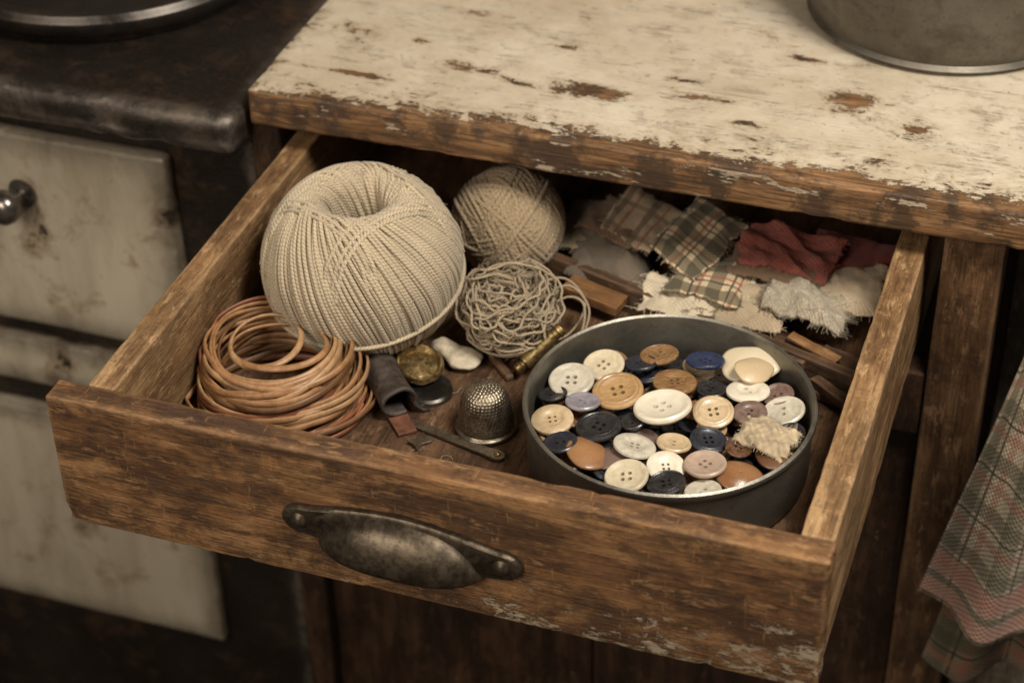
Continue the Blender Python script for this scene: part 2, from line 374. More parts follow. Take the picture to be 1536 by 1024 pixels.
cab=empty("kitchen_cabinet",(0,1.82,-8)); thing(cab,"old wooden kitchen cabinet with peeling cream painted worktop","cabinet")
def child(ob,par):
    ob.parent=par; ob.matrix_parent_inverse=Matrix.Translation(-par.location); return ob
child(board("worktop",(-.004,1.822,.717),(4.6,5.2,.885),M['counter'],None,bev=.016,amp=.005,div=.045,nscale=2.5,seed=3,origin=(-.004,1.822,.885),edge_chip=.020),cab)
child(board("cabinet_post",(2.96,1.9,-7.98),(3.2,2.15,.70),M['post_w'],None,bev=.015,amp=.006,div=.12,seed=5),cab)
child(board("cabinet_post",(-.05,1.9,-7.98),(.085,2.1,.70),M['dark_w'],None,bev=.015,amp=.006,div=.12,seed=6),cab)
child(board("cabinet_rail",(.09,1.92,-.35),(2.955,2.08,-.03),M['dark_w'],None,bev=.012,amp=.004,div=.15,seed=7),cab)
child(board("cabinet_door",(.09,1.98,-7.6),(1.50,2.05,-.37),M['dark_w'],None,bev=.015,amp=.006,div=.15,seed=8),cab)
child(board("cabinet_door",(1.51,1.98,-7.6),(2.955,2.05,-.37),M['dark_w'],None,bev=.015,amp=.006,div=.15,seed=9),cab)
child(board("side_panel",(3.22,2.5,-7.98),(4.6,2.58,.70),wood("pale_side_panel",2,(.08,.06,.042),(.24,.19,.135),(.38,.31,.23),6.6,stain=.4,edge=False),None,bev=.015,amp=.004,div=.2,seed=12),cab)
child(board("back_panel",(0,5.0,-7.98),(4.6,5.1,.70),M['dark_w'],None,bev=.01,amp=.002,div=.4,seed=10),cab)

st=empty("kitchen_range",(-1.6,1.9,-8)); thing(st,"old black cast iron range with chipped cream enamel doors","stove")
child(board("hob_plate",(-4.2,1.69,.60),(-.03,5.2,.795),M['iron'],None,bev=.07,amp=.016,div=.06,nscale=3.5,seed=21,edge_chip=.03),st)
child(board("stove_body",(-4.1,1.96,-7.9),(-.07,5.1,.60),M['iron'],None,bev=.03,amp=.006,div=.25,seed=22),st)
d1=child(board("oven_door",(-3.4,1.89,-.70),(-.49,1.975,.41),M['enamel'],None,bev=.035,amp=.006,div=.09,seed=23),st)
child(board("ash_drawer",(-3.4,1.90,-1.10),(-.52,1.975,-.80),M['enamel'],None,bev=.03,amp=.005,div=.09,seed=24),st)
child(board("lower_door",(-3.4,1.89,-2.66),(-.54,1.975,-1.25),M['enamel'],None,bev=.035,amp=.006,div=.09,seed=25),st)
bpy.context.view_layer.update()
kb=lathe("knob",[(0,0),(.070,0),(.075,.012),(.04,.022),(.030,.03),(.030,.07),(.05,.085),(.078,.11),(.086,.145),(.078,.18),(.05,.205),(0,.213)],32,M['knob'],None,(-1.27,1.885,.09),(math.radians(90),0,math.radians(-8)))
kb.parent=d1; kb.matrix_parent_inverse=d1.matrix_world.inverted()
pan=lathe("griddle_pan",[(0,.02),(.60,.02),(.66,.03),(.70,.07),(.73,.13),(.78,.155),(.83,.15),(.85,.12),(.84,.07),(.80,.03),(.78,0),(0,0)],96,M['iron2'],None,(-1.22,2.86,.806)); thing(pan,"round black iron griddle pan resting on the hob","pan")
pot=lathe("metal_pot",[(0,0),(.56,0),(.60,.008),(.615,.025),(.60,.045),(.61,.07),(.66,.20),(.69,.36),(.70,.60),(.71,.85),(.735,.87),(.735,.89),(.70,.90),(.68,.87),(.67,.6),(.65,.3),(.58,.08),(0,.06)],96,M['pot'],None,(2.70,3.39,.89)); thing(pot,"dull grey metal cooking pot standing on the worktop","pot")

# ---- drawer
H=.60; dr=empty("drawer",(1.45,0,0)); thing(dr,"open worn brown wooden drawer full of sewing odds and ends","drawer")
child(board("drawer_front",(0,0,0),(2.9,.112,H),M['front'],None,bev=.012,amp=.004,div=.03,nscale=2.6,seed=31,edge_chip=.020),dr)
child(board("side_board",(.118,.113,.03),(.225,3.0,H-.004),M['side'],None,bev=.010,amp=.004,div=.05,seed=32,edge_chip=.012),dr)
child(board("side_board",(2.775,.113,.03),(2.893,3.0,H-.004),M['side'],None,bev=.010,amp=.004,div=.05,seed=33,edge_chip=.012),dr)
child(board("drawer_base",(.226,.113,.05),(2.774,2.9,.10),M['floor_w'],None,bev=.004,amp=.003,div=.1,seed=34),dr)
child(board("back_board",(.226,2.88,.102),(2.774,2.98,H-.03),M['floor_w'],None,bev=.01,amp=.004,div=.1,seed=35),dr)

def cup_pull():
    # half-cup hood: from the flange at the top out and down to a free lower lip
    vs=[];fs=[];nu,nv=72,24
    for i in range(nu+1):
        u=-1+2*i/nu; k=(max(0,1-abs(u)**2.7))**.6
        for j in range(nv+1):
            t=j/nv*math.radians(98)
            a=.282+.030*math.sin(min(t,math.pi/2))
            vs.append((u*a,-.105*k*math.sin(t)-.012,-.068+.155*k*math.cos(t)))
    for i in range(nu):
        for j in range(nv):
            b=i*(nv+1)+j; fs.append((b,b+1,b+nv+2,b+nv+1))
    ob=mesh_obj("cup_pull",vs,fs,M['bronze'],None,(1.385,-.006,.285),(0,math.radians(1.0),0))
    bm=bmesh.new(); bm.from_mesh(ob.data)
    def endk(ax): return math.sqrt(max(0,1-((ax-.38)/.072)**2)) if ax>.38 else 1.
    def top(x): ax=abs(x); return (.056+.052*math.cos(min(1,ax/.37)*math.pi/2)**1.1)*endk(ax)
    def bot(x):
        ax=abs(x); return -(.058+.015*(1-min(1,max(0,(ax-.26)/.12))))*endk(ax)
    n=120; X=[.4515*math.sin(-math.pi/2+math.pi*i/n) for i in range(n+1)]
    out=[(x,top(x)) for x in X]+[(x,bot(x)) for x in X[::-1]]
    q=[out[0]]
    for p in out[1:]:
        if math.hypot(p[0]-q[-1][0],p[1]-q[-1][1])>1e-3: q.append(p)
    if math.hypot(q[0][0]-q[-1][0],q[0][1]-q[-1][1])<1e-3: q.pop()
    n=len(q)
    f=[bm.verts.new((x,-.014,z)) for x,z in q]; b=[bm.verts.new((x,.006,z)) for x,z in q]
    f2=[bm.verts.new((x*.985,-.020,z*.93)) for x,z in q]
    bm.faces.new(f2)
    for i in range(n):
        j=(i+1)%n; bm.faces.new((f[i],b[i],b[j],f[j])); bm.faces.new((f2[i],f[i],f[j],f2[j]))
    bmesh.ops.recalc_face_normals(bm,faces=bm.faces)
    bm.to_mesh(ob.data); bm.free(); ob.data.shade_smooth(); ob.data.set_sharp_from_angle(angle=math.radians(45))
    m=ob.modifiers.new("thick","SOLIDIFY"); m.thickness=.008; m.offset=0
    return ob
cp=child(cup_pull(),dr)
bpy.context.view_layer.update()
for sx in (-.385,.385):
    sc=lathe("screw",[(0,.022),(.012,.021),(.024,.015),(.034,.004),(.034,0),(0,0)],24,M['bronze'],None,(1.385+sx,-.026,.285-sx*.017),(math.radians(90),0,0))
    sc.parent=cp; sc.matrix_parent_inverse=cp.matrix_world.inverted()

# ------------------------------------------------------------------ twine
def fibres(R,n,ln=.05,squash=1.):
    ps=[]
    for _ in range(n):
        d=rng.normal(size=3); d/=np.linalg.norm(d); p=d*R*np.array([1,1,squash])
        t=np.cross(d,rng.normal(size=3)); t/=np.linalg.norm(t); L=ln*rng.uniform(.4,1.2)
        c=[p*.985,p+d*L*.2+t*L*.3,p+d*L*.28+t*L*.8+rng.normal(size=3)*L*.1]
        ps.append(smooth_path(c,5))
    return ps
def big_ball():
    prof=smooth_path([(.115,-.05),(.12,.09),(.130,.20),(.152,.287),(.200,.318),(.270,.282),(.350,.190),(.403,.045),(.388,-.12),(.308,-.258),(.18,-.335),(.03,-.362)],104)
    ps=[];rs=[];n=158
    for i in range(n):
        N=len(prof); t=np.linspace(0,1,N); a0=2*math.pi*(i+rng.normal()*.16)/n
        tw=2.15*(1-(1-t)**1.7)+.03*np.sin(t*5+a0*3)+.014*np.sin(t*13+a0*9)
        lay=(rng.uniform(0,.024)*(1 if i%2 else -1))*np.exp(-((t-.26)/.2)**2)
        dr_=rng.normal()*.0042
        rr=prof[:,0]+dr_+lay*.7; zz=prof[:,1]+lay*.5
        al=a0+tw
        ps.append(np.stack([rr*np.cos(al),rr*np.sin(al),zz],1)); rs.append(.0094*rng.uniform(.88,1.12))
    for b,az in enumerate((.5,2.0,3.6,5.2)):     # loose strands crossing over the shoulder
        for q in range(3):
            th=np.linspace(-1.25,1.25,56); off=-.19-.024*q+rng.normal()*.005
            x=.34*np.sin(th); y=off+.02*np.sin(th*2+b); rho=np.hypot(x,y)
            z=np.interp(rho,[.12,.16,.205,.270,.350,.403,.42],[.22,.29,.332,.294,.203,.05,-.02])+.004*np.cos(th)
            ps.append(np.stack([x,y,z],1)@np.array(Matrix.Rotation(az,3,'Z'))); rs.append(.0092)
    th=np.linspace(0,2*math.pi,140)
    z=-.085+.085*np.sin(th+.05); rho=.416*np.sqrt(1-(np.abs(z)/.40)**2.2)
    ps.append(np.stack([rho*np.cos(th),rho*np.sin(th),z],1)); rs.append(.0095)
    fb=fibres(.402,1300,.042,squash=.87)
    return tubes("twine_ball",ps+fb,rs+[.0008]*len(fb),M['twineA'],6,(0,0,0),loc=(.70,1.33,.472))
bb=big_ball(); thing(bb,"large ball of natural beige jute twine with hollow top","twine")
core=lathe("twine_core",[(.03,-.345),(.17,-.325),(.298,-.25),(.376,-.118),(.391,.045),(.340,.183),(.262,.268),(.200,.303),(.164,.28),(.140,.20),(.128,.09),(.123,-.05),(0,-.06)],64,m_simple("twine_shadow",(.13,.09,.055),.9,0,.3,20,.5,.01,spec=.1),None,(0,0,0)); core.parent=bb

def wound_ball(name,R,mat,loc,nb=34,per=8,sr=.0108):
    ps=[];rs=[]
    for b in range(nb):
        ax=rng.normal(size=3); ax/=np.linalg.norm(ax)
        if b>=nb-4: ax=np.array([[.9,-.3,.35],[.35,-.55,.75],[-.75,-.1,.65],[.8,.45,.4]][b-nb+4]); ax/=np.linalg.norm(ax)
        e1=np.cross(ax,[.3,.5,.8]); e1/=np.linalg.norm(e1); e2=np.cross(ax,e1)
        off0=rng.uniform(-.45,.45)*R; Rb=R*(.90+.10*b/nb)
        for k in range(per):
            o=off0+(k-per/2)*sr*2.05
            if abs(o)>Rb*.96: continue
            r=math.sqrt(Rb*Rb-o*o); th=np.linspace(0,2*math.pi,60)+rng.uniform(0,6)
            wob=o+.012*R/.25*np.sin(th*2+b)
            p=ax*wob[:,None]+r*(np.cos(th)[:,None]*e1+np.sin(th)[:,None]*e2)
            p*= (1+rng.normal()*.010); ps.append(p); rs.append(sr*rng.uniform(.8,1.05))
    fb=fibres(R,300,.04)
    ob=tubes(name,ps+fb,rs+[.001]*len(fb),mat,6,(0,0,0),loc=loc)
    bm=bmesh.new(); bm.from_mesh(ob.data); bmesh.ops.create_icosphere(bm,subdivisions=3,radius=R*.88); bm.to_mesh(ob.data); bm.free(); ob.data.shade_smooth()
    return ob
sb=wound_ball("yarn_ball",.236,M['twineB'],(1.11,1.975,.335)); thing(sb,"small tan ball of yarn beside the cloth scraps","yarn")

def tangle():
    ps=[]
    for i in range(82):
        R=rng.uniform(.08,.215); N=90; th=np.linspace(0,2*math.pi*rng.uniform(.8,1.5),N)+rng.uniform(0,6)
        tilt=rng.normal()*.5; az=rng.uniform(0,6.28); e=rng.uniform(.65,1)
        p=np.stack([R*np.cos(th),R*e*np.sin(th),0*th],1)
        p+=.022*np.stack([np.sin(th*3+i),np.cos(th*2.3+i*2),np.sin(th*2.7+i*3)],1)
        p+=.007*np.stack([np.sin(th*9+i),np.cos(th*8+i*2),np.sin(th*11+i*3)],1)
        p=p@np.array(Matrix.Rotation(tilt,3,'X'))@np.array(Matrix.Rotation(az,3,'Z'))
        p+=np.array([rng.normal()*.02,rng.normal()*.02,rng.uniform(-.13,.08)])
        d=np.sqrt((p[:,0]/.228)**2+(p[:,1]/.228)**2+(p[:,2]/.195)**2); k=np.where(d>1,1/d,1)
        p*=k[:,None]; ps.append(p)
    ps.append(smooth_path([(.1,.05,-.05),(.2,.13,.0),(.27,.14,-.03),(.28,.07,-.12),(.22,.0,-.17),(.12,-.02,-.18)],50))
    ps.append(smooth_path([(.08,.1,.0),(.2,.17,.03),(.29,.15,-.06),(.27,.05,-.16),(.18,.02,-.18)],50))
    ps.append(smooth_path([(.05,.1,.05),(.17,.2,.04),(.26,.19,-.06),(.22,.1,-.16),(.12,.02,-.18)],50))
    fb=fibres(.2,420,.05)
    return tubes("string_tangle",ps+fb,[.0054]*len(ps)+[.0008]*len(fb),M['twineC'],6,(0,0,0),loc=(1.305,1.43,.303))
thing(tangle(),"loose tangled bundle of thin hemp string","string")

def coil():
    root=empty("leather_cord_coil",(.545,.80,.10)); thing(root,"coiled pile of thin tan and reddish leather cord","cord")
    groups={'cordA':[],'cordB':[],'cordC':[],'cordD':[]}
    n=48
    for i in range(n):
        f=i/(n-1); N=120; th=np.linspace(0,2*math.pi,N)
        R=.335-.075*max(0,f-.3)/.7+rng.normal()*.014; e=rng.uniform(.85,1.)
        z=.02+.235*f
        tx,ty=rng.normal()*.06-.02*f,rng.normal()*.08
        p=np.stack([R*np.cos(th),R*e*np.sin(th),0*th],1)
        p+=.010*np.stack([np.sin(th*2+i),np.cos(th*3+i*2),.7*np.sin(th*2+i*3)],1)
        p=p@np.array(Matrix.Rotation(rng.uniform(0,6.28),3,'Z'))@np.array(Matrix.Rotation(tx,3,'X'))@np.array(Matrix.Rotation(ty,3,'Y'))
        p+=np.array([rng.normal()*.018-.02*f,rng.normal()*.018+.02*f,z])
        p[:,2]=np.maximum(p[:,2],.012+.007*(i%3))
        p[:,0]=np.maximum(p[:,0],-.302)
        key='cordC' if (i<8 and i%2==0) or i%17==5 else ('cordB' if i%3==0 else ('cordD' if i%6==2 else 'cordA'))
        groups[key].append(p)
    th=np.linspace(0,2*math.pi,80)
    q=np.stack([.14*np.cos(th),.15*np.sin(th),.02*np.sin(th)],1)+np.array([-.06,.03,.268]); groups['cordD'].append(q)
    q=np.stack([.20*np.cos(th),.15*np.sin(th),.02*np.cos(th)],1)+np.array([.0,.02,.262]); groups['cordA'].append(q)
    groups['cordC'].append(smooth_path([(.1,-.3,.03),(.24,-.22,.02),(.33,-.10,.03),(.345,.02,.05)],30))
    for k,ps in groups.items():
        o=tubes("cord_strand",ps,[.0128]*len(ps),M[k],8,(0,0,.12),flat=(.55,1.1)); o.parent=root
coil()

# ------------------------------------------------------------------ tin and buttons
TC=Vector((2.118,.905,.10))
tin=lathe("round_tin",[(0,0),(.50,0),(.528,.012),(.538,.04),(.541,.268),(.548,.276),(.555,.290),(.552,.304),(.543,.310),(.535,.303),(.533,.28),(.531,.03),(.518,.018),(0,.016)],128,M['tin'],None,TC); thing(tin,"round dark grey metal tin holding loose buttons","tin")

def button_mesh(holes,prof,hr,hd):
    bm=bmesh.new(); seg=44; rings=[]
    for r,z in prof:
        if r==0: rings.append([bm.verts.new((0,0,z))]); continue
        rings.append([bm.verts.new((r*math.cos(2*math.pi*i/seg),r*math.sin(2*math.pi*i/seg),z)) for i in range(seg)])
    for A,B in zip(rings[:-1],rings[1:]):
        for i in range(seg):
            j=(i+1)%seg
            if len(A)==1: bm.faces.new((A[0],B[j],B[i]))
            elif len(B)==1: bm.faces.new((A[i],A[j],B[0]))
            else: bm.faces.new((A[i],A[j],B[j],B[i]))
    bmesh.ops.recalc_face_normals(bm,faces=bm.faces)
    me=bpy.data.meshes.new("button"); bm.to_mesh(me); bm.free()
    ob=bpy.data.objects.new("tmp",me); COL.objects.link(ob)
    cb=bmesh.new()
    for k in range(holes):
        a=2*math.pi*k/holes+math.pi/4
        bmesh.ops.create_cone(cb,cap_ends=True,segments=14,radius1=hr,radius2=hr,depth=2,matrix=Matrix.Translation((hd*math.cos(a),hd*math.sin(a),0)))
    cm=bpy.data.meshes.new("c"); cb.to_mesh(cm); cb.free(); co=bpy.data.objects.new("tmpc",cm); COL.objects.link(co)
    m=ob.modifiers.new("b","BOOLEAN"); m.object=co; m.operation='DIFFERENCE'; m.solver='EXACT'
    dg=bpy.context.evaluated_depsgraph_get(); dg.update()
    r=bpy.data.meshes.new_from_object(ob.evaluated_get(dg)); r.name="button"
    bpy.data.objects.remove(ob); bpy.data.objects.remove(co)
    r.shade_smooth(); r.set_sharp_from_angle(angle=math.radians(32))
    return r
PR1=[(0,0),(.75,0),(.93,.05),(1,.14),(.985,.22),(.92,.275),(.84,.27),(.74,.21),(.62,.18),(0,.17)]
PR2=[(0,0),(.75,0),(.92,.04),(1,.12),(.98,.2),(.9,.24),(.62,.275),(.52,.26),(.44,.2),(.36,.18),(0,.175)]
PR3=[(0,0),(.7,0),(.95,.06),(1,.15),(.97,.22),(.85,.27),(.8,.235),(.75,.235),(.7,.265),(.6,.22),(.5,.19),(0,.18)]
BT={('r',4):button_mesh(4,PR1,.095,.23),('r',2):button_mesh(2,PR1,.10,.20),('d',4):button_mesh(4,PR2,.08,.19),('d',2):button_mesh(2,PR2,.095,.18),('g',4):button_mesh(4,PR3,.095,.23)}
BM={
'cream':m_button("cream_button",(.46,.38,.25),(.57,.49,.35),'swirl'),
'white':m_button("ivory_button",(.58,.51,.39),(.67,.61,.49),'plain'),
'pearl':m_button("pearl_button",(.39,.35,.27),(.53,.48,.385),'swirl',.18),
'horn':m_button("horn_button",(.11,.052,.021),(.30,.17,.07),'grain'),
'tan':m_button("tan_button",(.28,.16,.067),(.41,.26,.12),'grain'),
'sand':m_button("sand_button",(.40,.29,.165),(.51,.39,.24),'swirl'),
'black':m_button("black_button",(.010,.010,.010),(.03,.027,.027),'swirl',.2),
'navy':m_button("navy_button",(.010,.017,.048),(.020,.031,.080),'plain',.22),
'dnavy':m_button("ink_button",(.012,.013,.019),(.024,.026,.034),'swirl',.25),
'brown':m_button("brown_button",(.04,.018,.009),(.14,.065,.03),'swirl'),
'lav':m_button("lavender_button",(.16,.145,.165),(.26,.235,.26),'plain'),
'mauve':m_button("mauve_button",(.11,.065,.052),(.19,.125,.10),'swirl'),
'pink':m_button("pinkish_button",(.32,.225,.165),(.40,.30,.23),'plain'),
'orange':m_button("amber_button",(.13,.05,.020),(.32,.165,.072),'swirl',.15),
}
cache={}
DESC={'cream':'cream','white':'ivory white','pearl':'pearly grey','horn':'mottled horn','tan':'tan brown','sand':'sandy beige','black':'glossy black','navy':'navy blue','dnavy':'dark blue','brown':'dark brown','lav':'lavender grey','mauve':'mauve brown','pink':'pinkish beige','orange':'amber orange'}
def add_button(x,y,z,r,kind,tpl,tilt=(0,0),where="lying on the pile"):
    key=(tpl,kind)
    if key not in cache:
        me=BT[tpl].copy(); me.materials.clear(); me.materials.append(BM[kind]); cache[key]=me
    ob=bpy.data.objects.new("button",cache[key]); COL.objects.link(ob)
    ob.location=(x,y,z); ob.scale=(r,r,r*random.uniform(.95,1.2)); ob.rotation_euler=(tilt[0],tilt[1],random.uniform(0,6.28))
    thing(ob,f"{DESC[kind]} {'two' if tpl[1]==2 else 'four'} hole button {where}","button","buttons in the tin")
    return ob
TOP=[
(1.676,1.043,.090,'pearl',('r',4)),(1.779,1.170,.083,'cream',('r',4)),(1.968,1.303,.078,'horn',('g',4)),(1.913,1.225,.066,'dnavy',('r',4)),
(2.155,1.294,.078,'navy',('r',4)),(1.881,1.020,.100,'tan',('g',4)),(2.073,1.138,.086,'horn',('d',4)),(2.215,1.153,.058,'black',('r',2)),
(2.356,1.171,.085,'white',('d',2)),(1.770,.915,.068,'lav',('r',2)),(2.080,.945,.112,'white',('r',4)),(2.26,1.01,.080,'sand',('g',4)),
(2.395,1.04,.066,'mauve',('d',2)),(2.53,1.10,.083,'pearl',('r',2)),(1.69,.79,.082,'sand',('d',4)),(1.87,.80,.088,'black',('g',4)),
(1.985,.875,.055,'black',('r',2)),(1.76,.67,.066,'dnavy',('r',2)),(2.03,.72,.082,'pearl',('d',4)),(2.165,.785,.066,'sand',('r',2)),
(2.28,.85,.072,'dnavy',('g',4)),(2.17,.655,.073,'white',('d',4)),(2.31,.69,.080,'pink',('r',4)),
(2.05,.56,.083,'cream',('r',4)),(2.20,.56,.073,'black',('g',4)),(2.335,.565,.070,'pearl',('r',2)),(1.635,.945,.058,'black',('r',2)),
(2.40,.83,.052,'brown',('r',2)),(2.47,1.19,.064,'mauve',('r',2)),(2.57,.97,.06,'black',('r',2))]
for i,(x,y,r,k,t) in enumerate(TOP):
    x+=.012;y-=.03
    dx,dy=x-TC.x,y-TC.y; d=math.hypot(dx,dy)
    if d+r>.522: f=(.522-r)/d; x,y=TC.x+dx*f,TC.y+dy*f
    add_button(x,y,.305+random.uniform(0,.022)+(.01 if r>.09 else 0),r,k,t,(random.uniform(-.22,.22),random.uniform(-.22,.22)))
pts=[]
for L,z in ((0,.122),(1,.17),(2,.222),(3,.270)):
    for tr in range(900):
        a=random.uniform(0,6.28); q=.462*math.sqrt(random.random()); x,y=TC.x+q*math.cos(a),TC.y+q*math.sin(a)
        if all(math.hypot(x-p[0],y-p[1])>(.118 if L!=3 else .120) for p in pts if p[2]==L):
            pts.append((x,y,L))
            if L in (1,): continue
            k=random.choice(['black','dnavy','brown','mauve','horn','orange','black','brown','tan','dnavy','sand','brown'])
            if L==0: k=random.choice(['brown','black'])
            add_button(x,y,z,random.uniform(.056,.070),k,random.choice(list(BT)),(random.uniform(-.22,.22),random.uniform(-.22,.22)) if L else (0,0),where="buried low in the tin")

def shell(name,loc,r,mat,rot,label,asp=.85,dome=.22,ir=1.):
    vs=[];fs=[];n=40;m=10
    for j in range(m+1):
        q=j/m
        for i in range(n):
            a=2*math.pi*i/n; R=r*q*(1+ir*(.10*math.cos(a*2+.5)+.05*math.cos(a*3)+.03*math.cos(a*5+1)))
            vs.append((R*math.cos(a),R*math.sin(a)*asp,dome*r*(1-q*q)))
    for j in range(m):
        for i in range(n):
            i2=(i+1)%n; fs.append((j*n+i,j*n+i2,(j+1)*n+i2,(j+1)*n+i))
    ob=mesh_obj(name,vs,fs,mat,None,loc,rot); md=ob.modifiers.new("t","SOLIDIFY"); md.thickness=.012
    return thing(ob,label,"shell")
shell("shell_piece",(2.335,1.31,.320),.105,BM['cream'],(.35,-.1,.4),"cream mother of pearl shell piece against the tin wall")
shell("shell_piece",(2.362,1.25,.342),.075,BM['sand'],(.3,.1,1.),"sandy shell disc lying on a cream shell piece")
shell("shell_piece",(2.55,.82,.300),.09,BM['brown'],(.1,.1,2.),"dark brown shell piece under a cloth scrap",ir=.4)
shell("shell_piece",(1.88,.62,.302),.085,BM['orange'],(.16,-.1,2.4),"brown orange shell fragment among the buttons",.92,.25,.5)
shell("shell_piece",(1.97,.64,.290),.075,BM['mauve'],(-.1,-.25,.4),"mauve shell fragment among the buttons",.9,.2,.5)
shell("shell_piece",(2.45,.66,.305),.082,BM['orange'],(.12,.1,.3),"glossy amber shell piece near the tin rim",.92,.3,.4)

# ------------------------------------------------------------------ fabrics
def fabric(name,quad,z,mat,label,n=44,thick=.009,amp=.012,seed=0,droop=.02,fr=30,cat="cloth",fl=.020,fold=3.,slope=(0,0)):
    quad=[Vector((*q,0)) for q in quad]; c=sum(quad,Vector())/4
    e1=(quad[1]-quad[0]).length; e2=(quad[3]-quad[0]).length
    vs=[];uv=[]
    off=Vector((seed*5.3,seed*2.1,seed))
    def P(u,v):
        p=quad[0].lerp(quad[1],u).lerp(quad[3].lerp(quad[2],u),v)
        b=min(u,1-u,v,1-v); k=max(0,1-b*6)
        p=p+Vector((noise.noise(p*7+off)+.4*noise.noise(p*30+off),noise.noise(p*7+off*2)+.4*noise.noise(p*30-off),0))*.028*k
        ridge=abs(noise.noise(Vector((u*fold*.8+v*fold*.5,v*.7,5))+off))
        zz=amp*(noise.noise(Vector((u*fold,v*fold*.8,0))+off)*1.3-ridge*1.8+noise.noise(Vector((u*fold*3,v*fold*2.4,3))+off)*.35)-droop*max(0,1-b*4)**2*(.6+.8*noise.noise(Vector((u*3,v*3,9))+off))
        zz+=(p.x-c.x)*slope[0]+(p.y-c.y)*slope[1]
        return Vector((p.x-c.x,p.y-c.y,zz))
    for j in range(n+1):
        for i in range(n+1): vs.append(P(i/n,j/n)); uv.append((i/n*e1,j/n*e2))
    fs=[(j*(n+1)+i,j*(n+1)+i+1,(j+1)*(n+1)+i+1,(j+1)*(n+1)+i) for j in range(n) for i in range(n)]
    me=bpy.data.meshes.new(name); me.from_pydata([tuple(v) for v in vs],[],fs)
    ul=me.uv_layers.new(name="UVMap")
    for p in me.polygons:
        for li,vi in zip(p.loop_indices,p.vertices): ul.data[li].uv=uv[vi]
    me.shade_smooth(); me.materials.append(mat)
    ob=link(bpy.data.objects.new(name,me),None,(c.x,c.y,z)); md=ob.modifiers.new("t","SOLIDIFY"); md.thickness=thick; md.offset=-1
    if fr:
        ps=[]
        for _ in range(fr*3):
            s_=random.randrange(4); t=random.random(); u,v=[(t,0),(1,t),(t,1),(0,t)][s_]
            p=P(u,v); d=[(0,-1),(1,0),(0,1),(-1,0)][s_]
            o=(quad[1]-quad[0]).normalized()*d[0]+(quad[3]-quad[0]).normalized()*d[1]
            L=fl*random.uniform(.3,1.2); k=Vector((random.uniform(-.5,.5),random.uniform(-.5,.5),random.uniform(-.9,0)))*L
            ps.append(smooth_path([p-o*.01-Vector((0,0,.004)),p+o*L*.5+k*.4,p+o*L+k],5))
        f=tubes("frayed_thread",ps,[.0015]*len(ps),mat,4,center='up'); f.parent=ob; f["kind"]="stuff"
    return thing(ob,label,cat)
F={'grey':m_fabric("grey_wool",(.15,.118,.085)),'plaid':m_fabric("tartan_cotton",(.60,.47,.30),'plaid'),
'stripe':m_fabric("striped_cotton",(.40,.30,.195),'stripe'),'red':m_fabric("dusty_red_flannel",(.42,.115,.08),fuzzy=True),
'cream':m_fabric("cream_linen",(.62,.52,.37)),'white':m_fabric("off_white_terry",(.64,.54,.39),fuzzy=True),
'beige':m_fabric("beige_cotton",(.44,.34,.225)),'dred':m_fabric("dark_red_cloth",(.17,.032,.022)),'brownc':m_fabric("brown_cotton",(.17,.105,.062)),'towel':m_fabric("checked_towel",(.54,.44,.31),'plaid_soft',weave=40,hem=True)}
fabric("fabric_scrap",[(1.30,2.02),(1.60,2.05),(1.62,2.45),(1.28,2.4)],.25,F['beige'],"dull beige cloth scrap behind the grey wool scrap",seed=1)
fabric("fabric_scrap",[(1.40,1.84),(1.80,1.86),(1.68,2.24),(1.38,2.20)],.27,F['grey'],"folded grey wool cloth scrap",seed=2,amp=.03,droop=.10,fr=0,thick=.02,slope=(0,.1))
fabric("fabric_scrap",[(1.36,2.10),(1.66,2.0),(1.76,2.26),(1.44,2.38)],.315,F['brownc'],"plain brown cotton scrap",seed=22)
fabric("fabric_scrap",[(1.48,2.10),(1.74,1.96),(1.82,2.28),(1.53,2.42)],.335,F['stripe'],"brown striped cotton scrap",seed=3,slope=(0,.08))
fabric("fabric_scrap",[(1.86,1.76),(2.20,1.74),(2.22,2.14),(1.86,2.12)],.295,F['plaid'],"lower tartan cotton scrap with frayed edge",seed=4)
fabric("fabric_scrap",[(1.90,1.70),(2.22,1.78),(2.20,2.02),(1.86,1.96)],.275,F['cream'],"cream linen scrap folded under the tartan",seed=24,slope=(0,.1))
fabric("fabric_scrap",[(1.97,1.84),(2.10,2.25),(1.84,2.42),(1.74,2.0)],.345,F['plaid'],"green and cream tartan scrap on top of the pile",seed=5,slope=(0,.06))
fabric("fabric_scrap",[(1.77,1.68),(2.12,1.66),(2.12,1.90),(1.76,1.92)],.245,F['cream'],"frayed cream linen scrap",seed=6,fl=.035,slope=(0,.12))
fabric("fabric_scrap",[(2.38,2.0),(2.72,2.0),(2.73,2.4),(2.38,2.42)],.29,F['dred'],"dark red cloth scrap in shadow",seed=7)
fabric("fabric_scrap",[(2.08,1.94),(2.50,1.92),(2.52,2.16),(2.08,2.14)],.315,F['brownc'],"brown cotton scrap under the red flannel",seed=23)
fabric("fabric_scrap",[(2.12,2.00),(2.50,1.98),(2.53,2.28),(2.08,2.28)],.355,F['red'],"dusty red fuzzy flannel scrap",seed=8,thick=.028,amp=.022,droop=.03,slope=(-.04,.05))
fabric("fabric_scrap",[(2.12,1.64),(2.38,1.68),(2.36,1.98),(2.10,1.90)],.265,F['beige'],"small beige linen scrap",seed=9,slope=(0,.12))
fabric("fabric_scrap",[(2.48,1.86),(2.74,1.84),(2.74,2.18),(2.46,2.16)],.31,F['beige'],"beige cotton scrap beside the drawer wall",seed=10,droop=.05)
fabric("fabric_scrap",[(2.27,1.78),(2.60,1.68),(2.66,1.88),(2.30,1.98)],.325,F['white'],"frayed off white terry cloth scrap",seed=11,thick=.024,amp=.030,droop=.03,fl=.028,fr=60,slope=(0,.1),fold=4.)
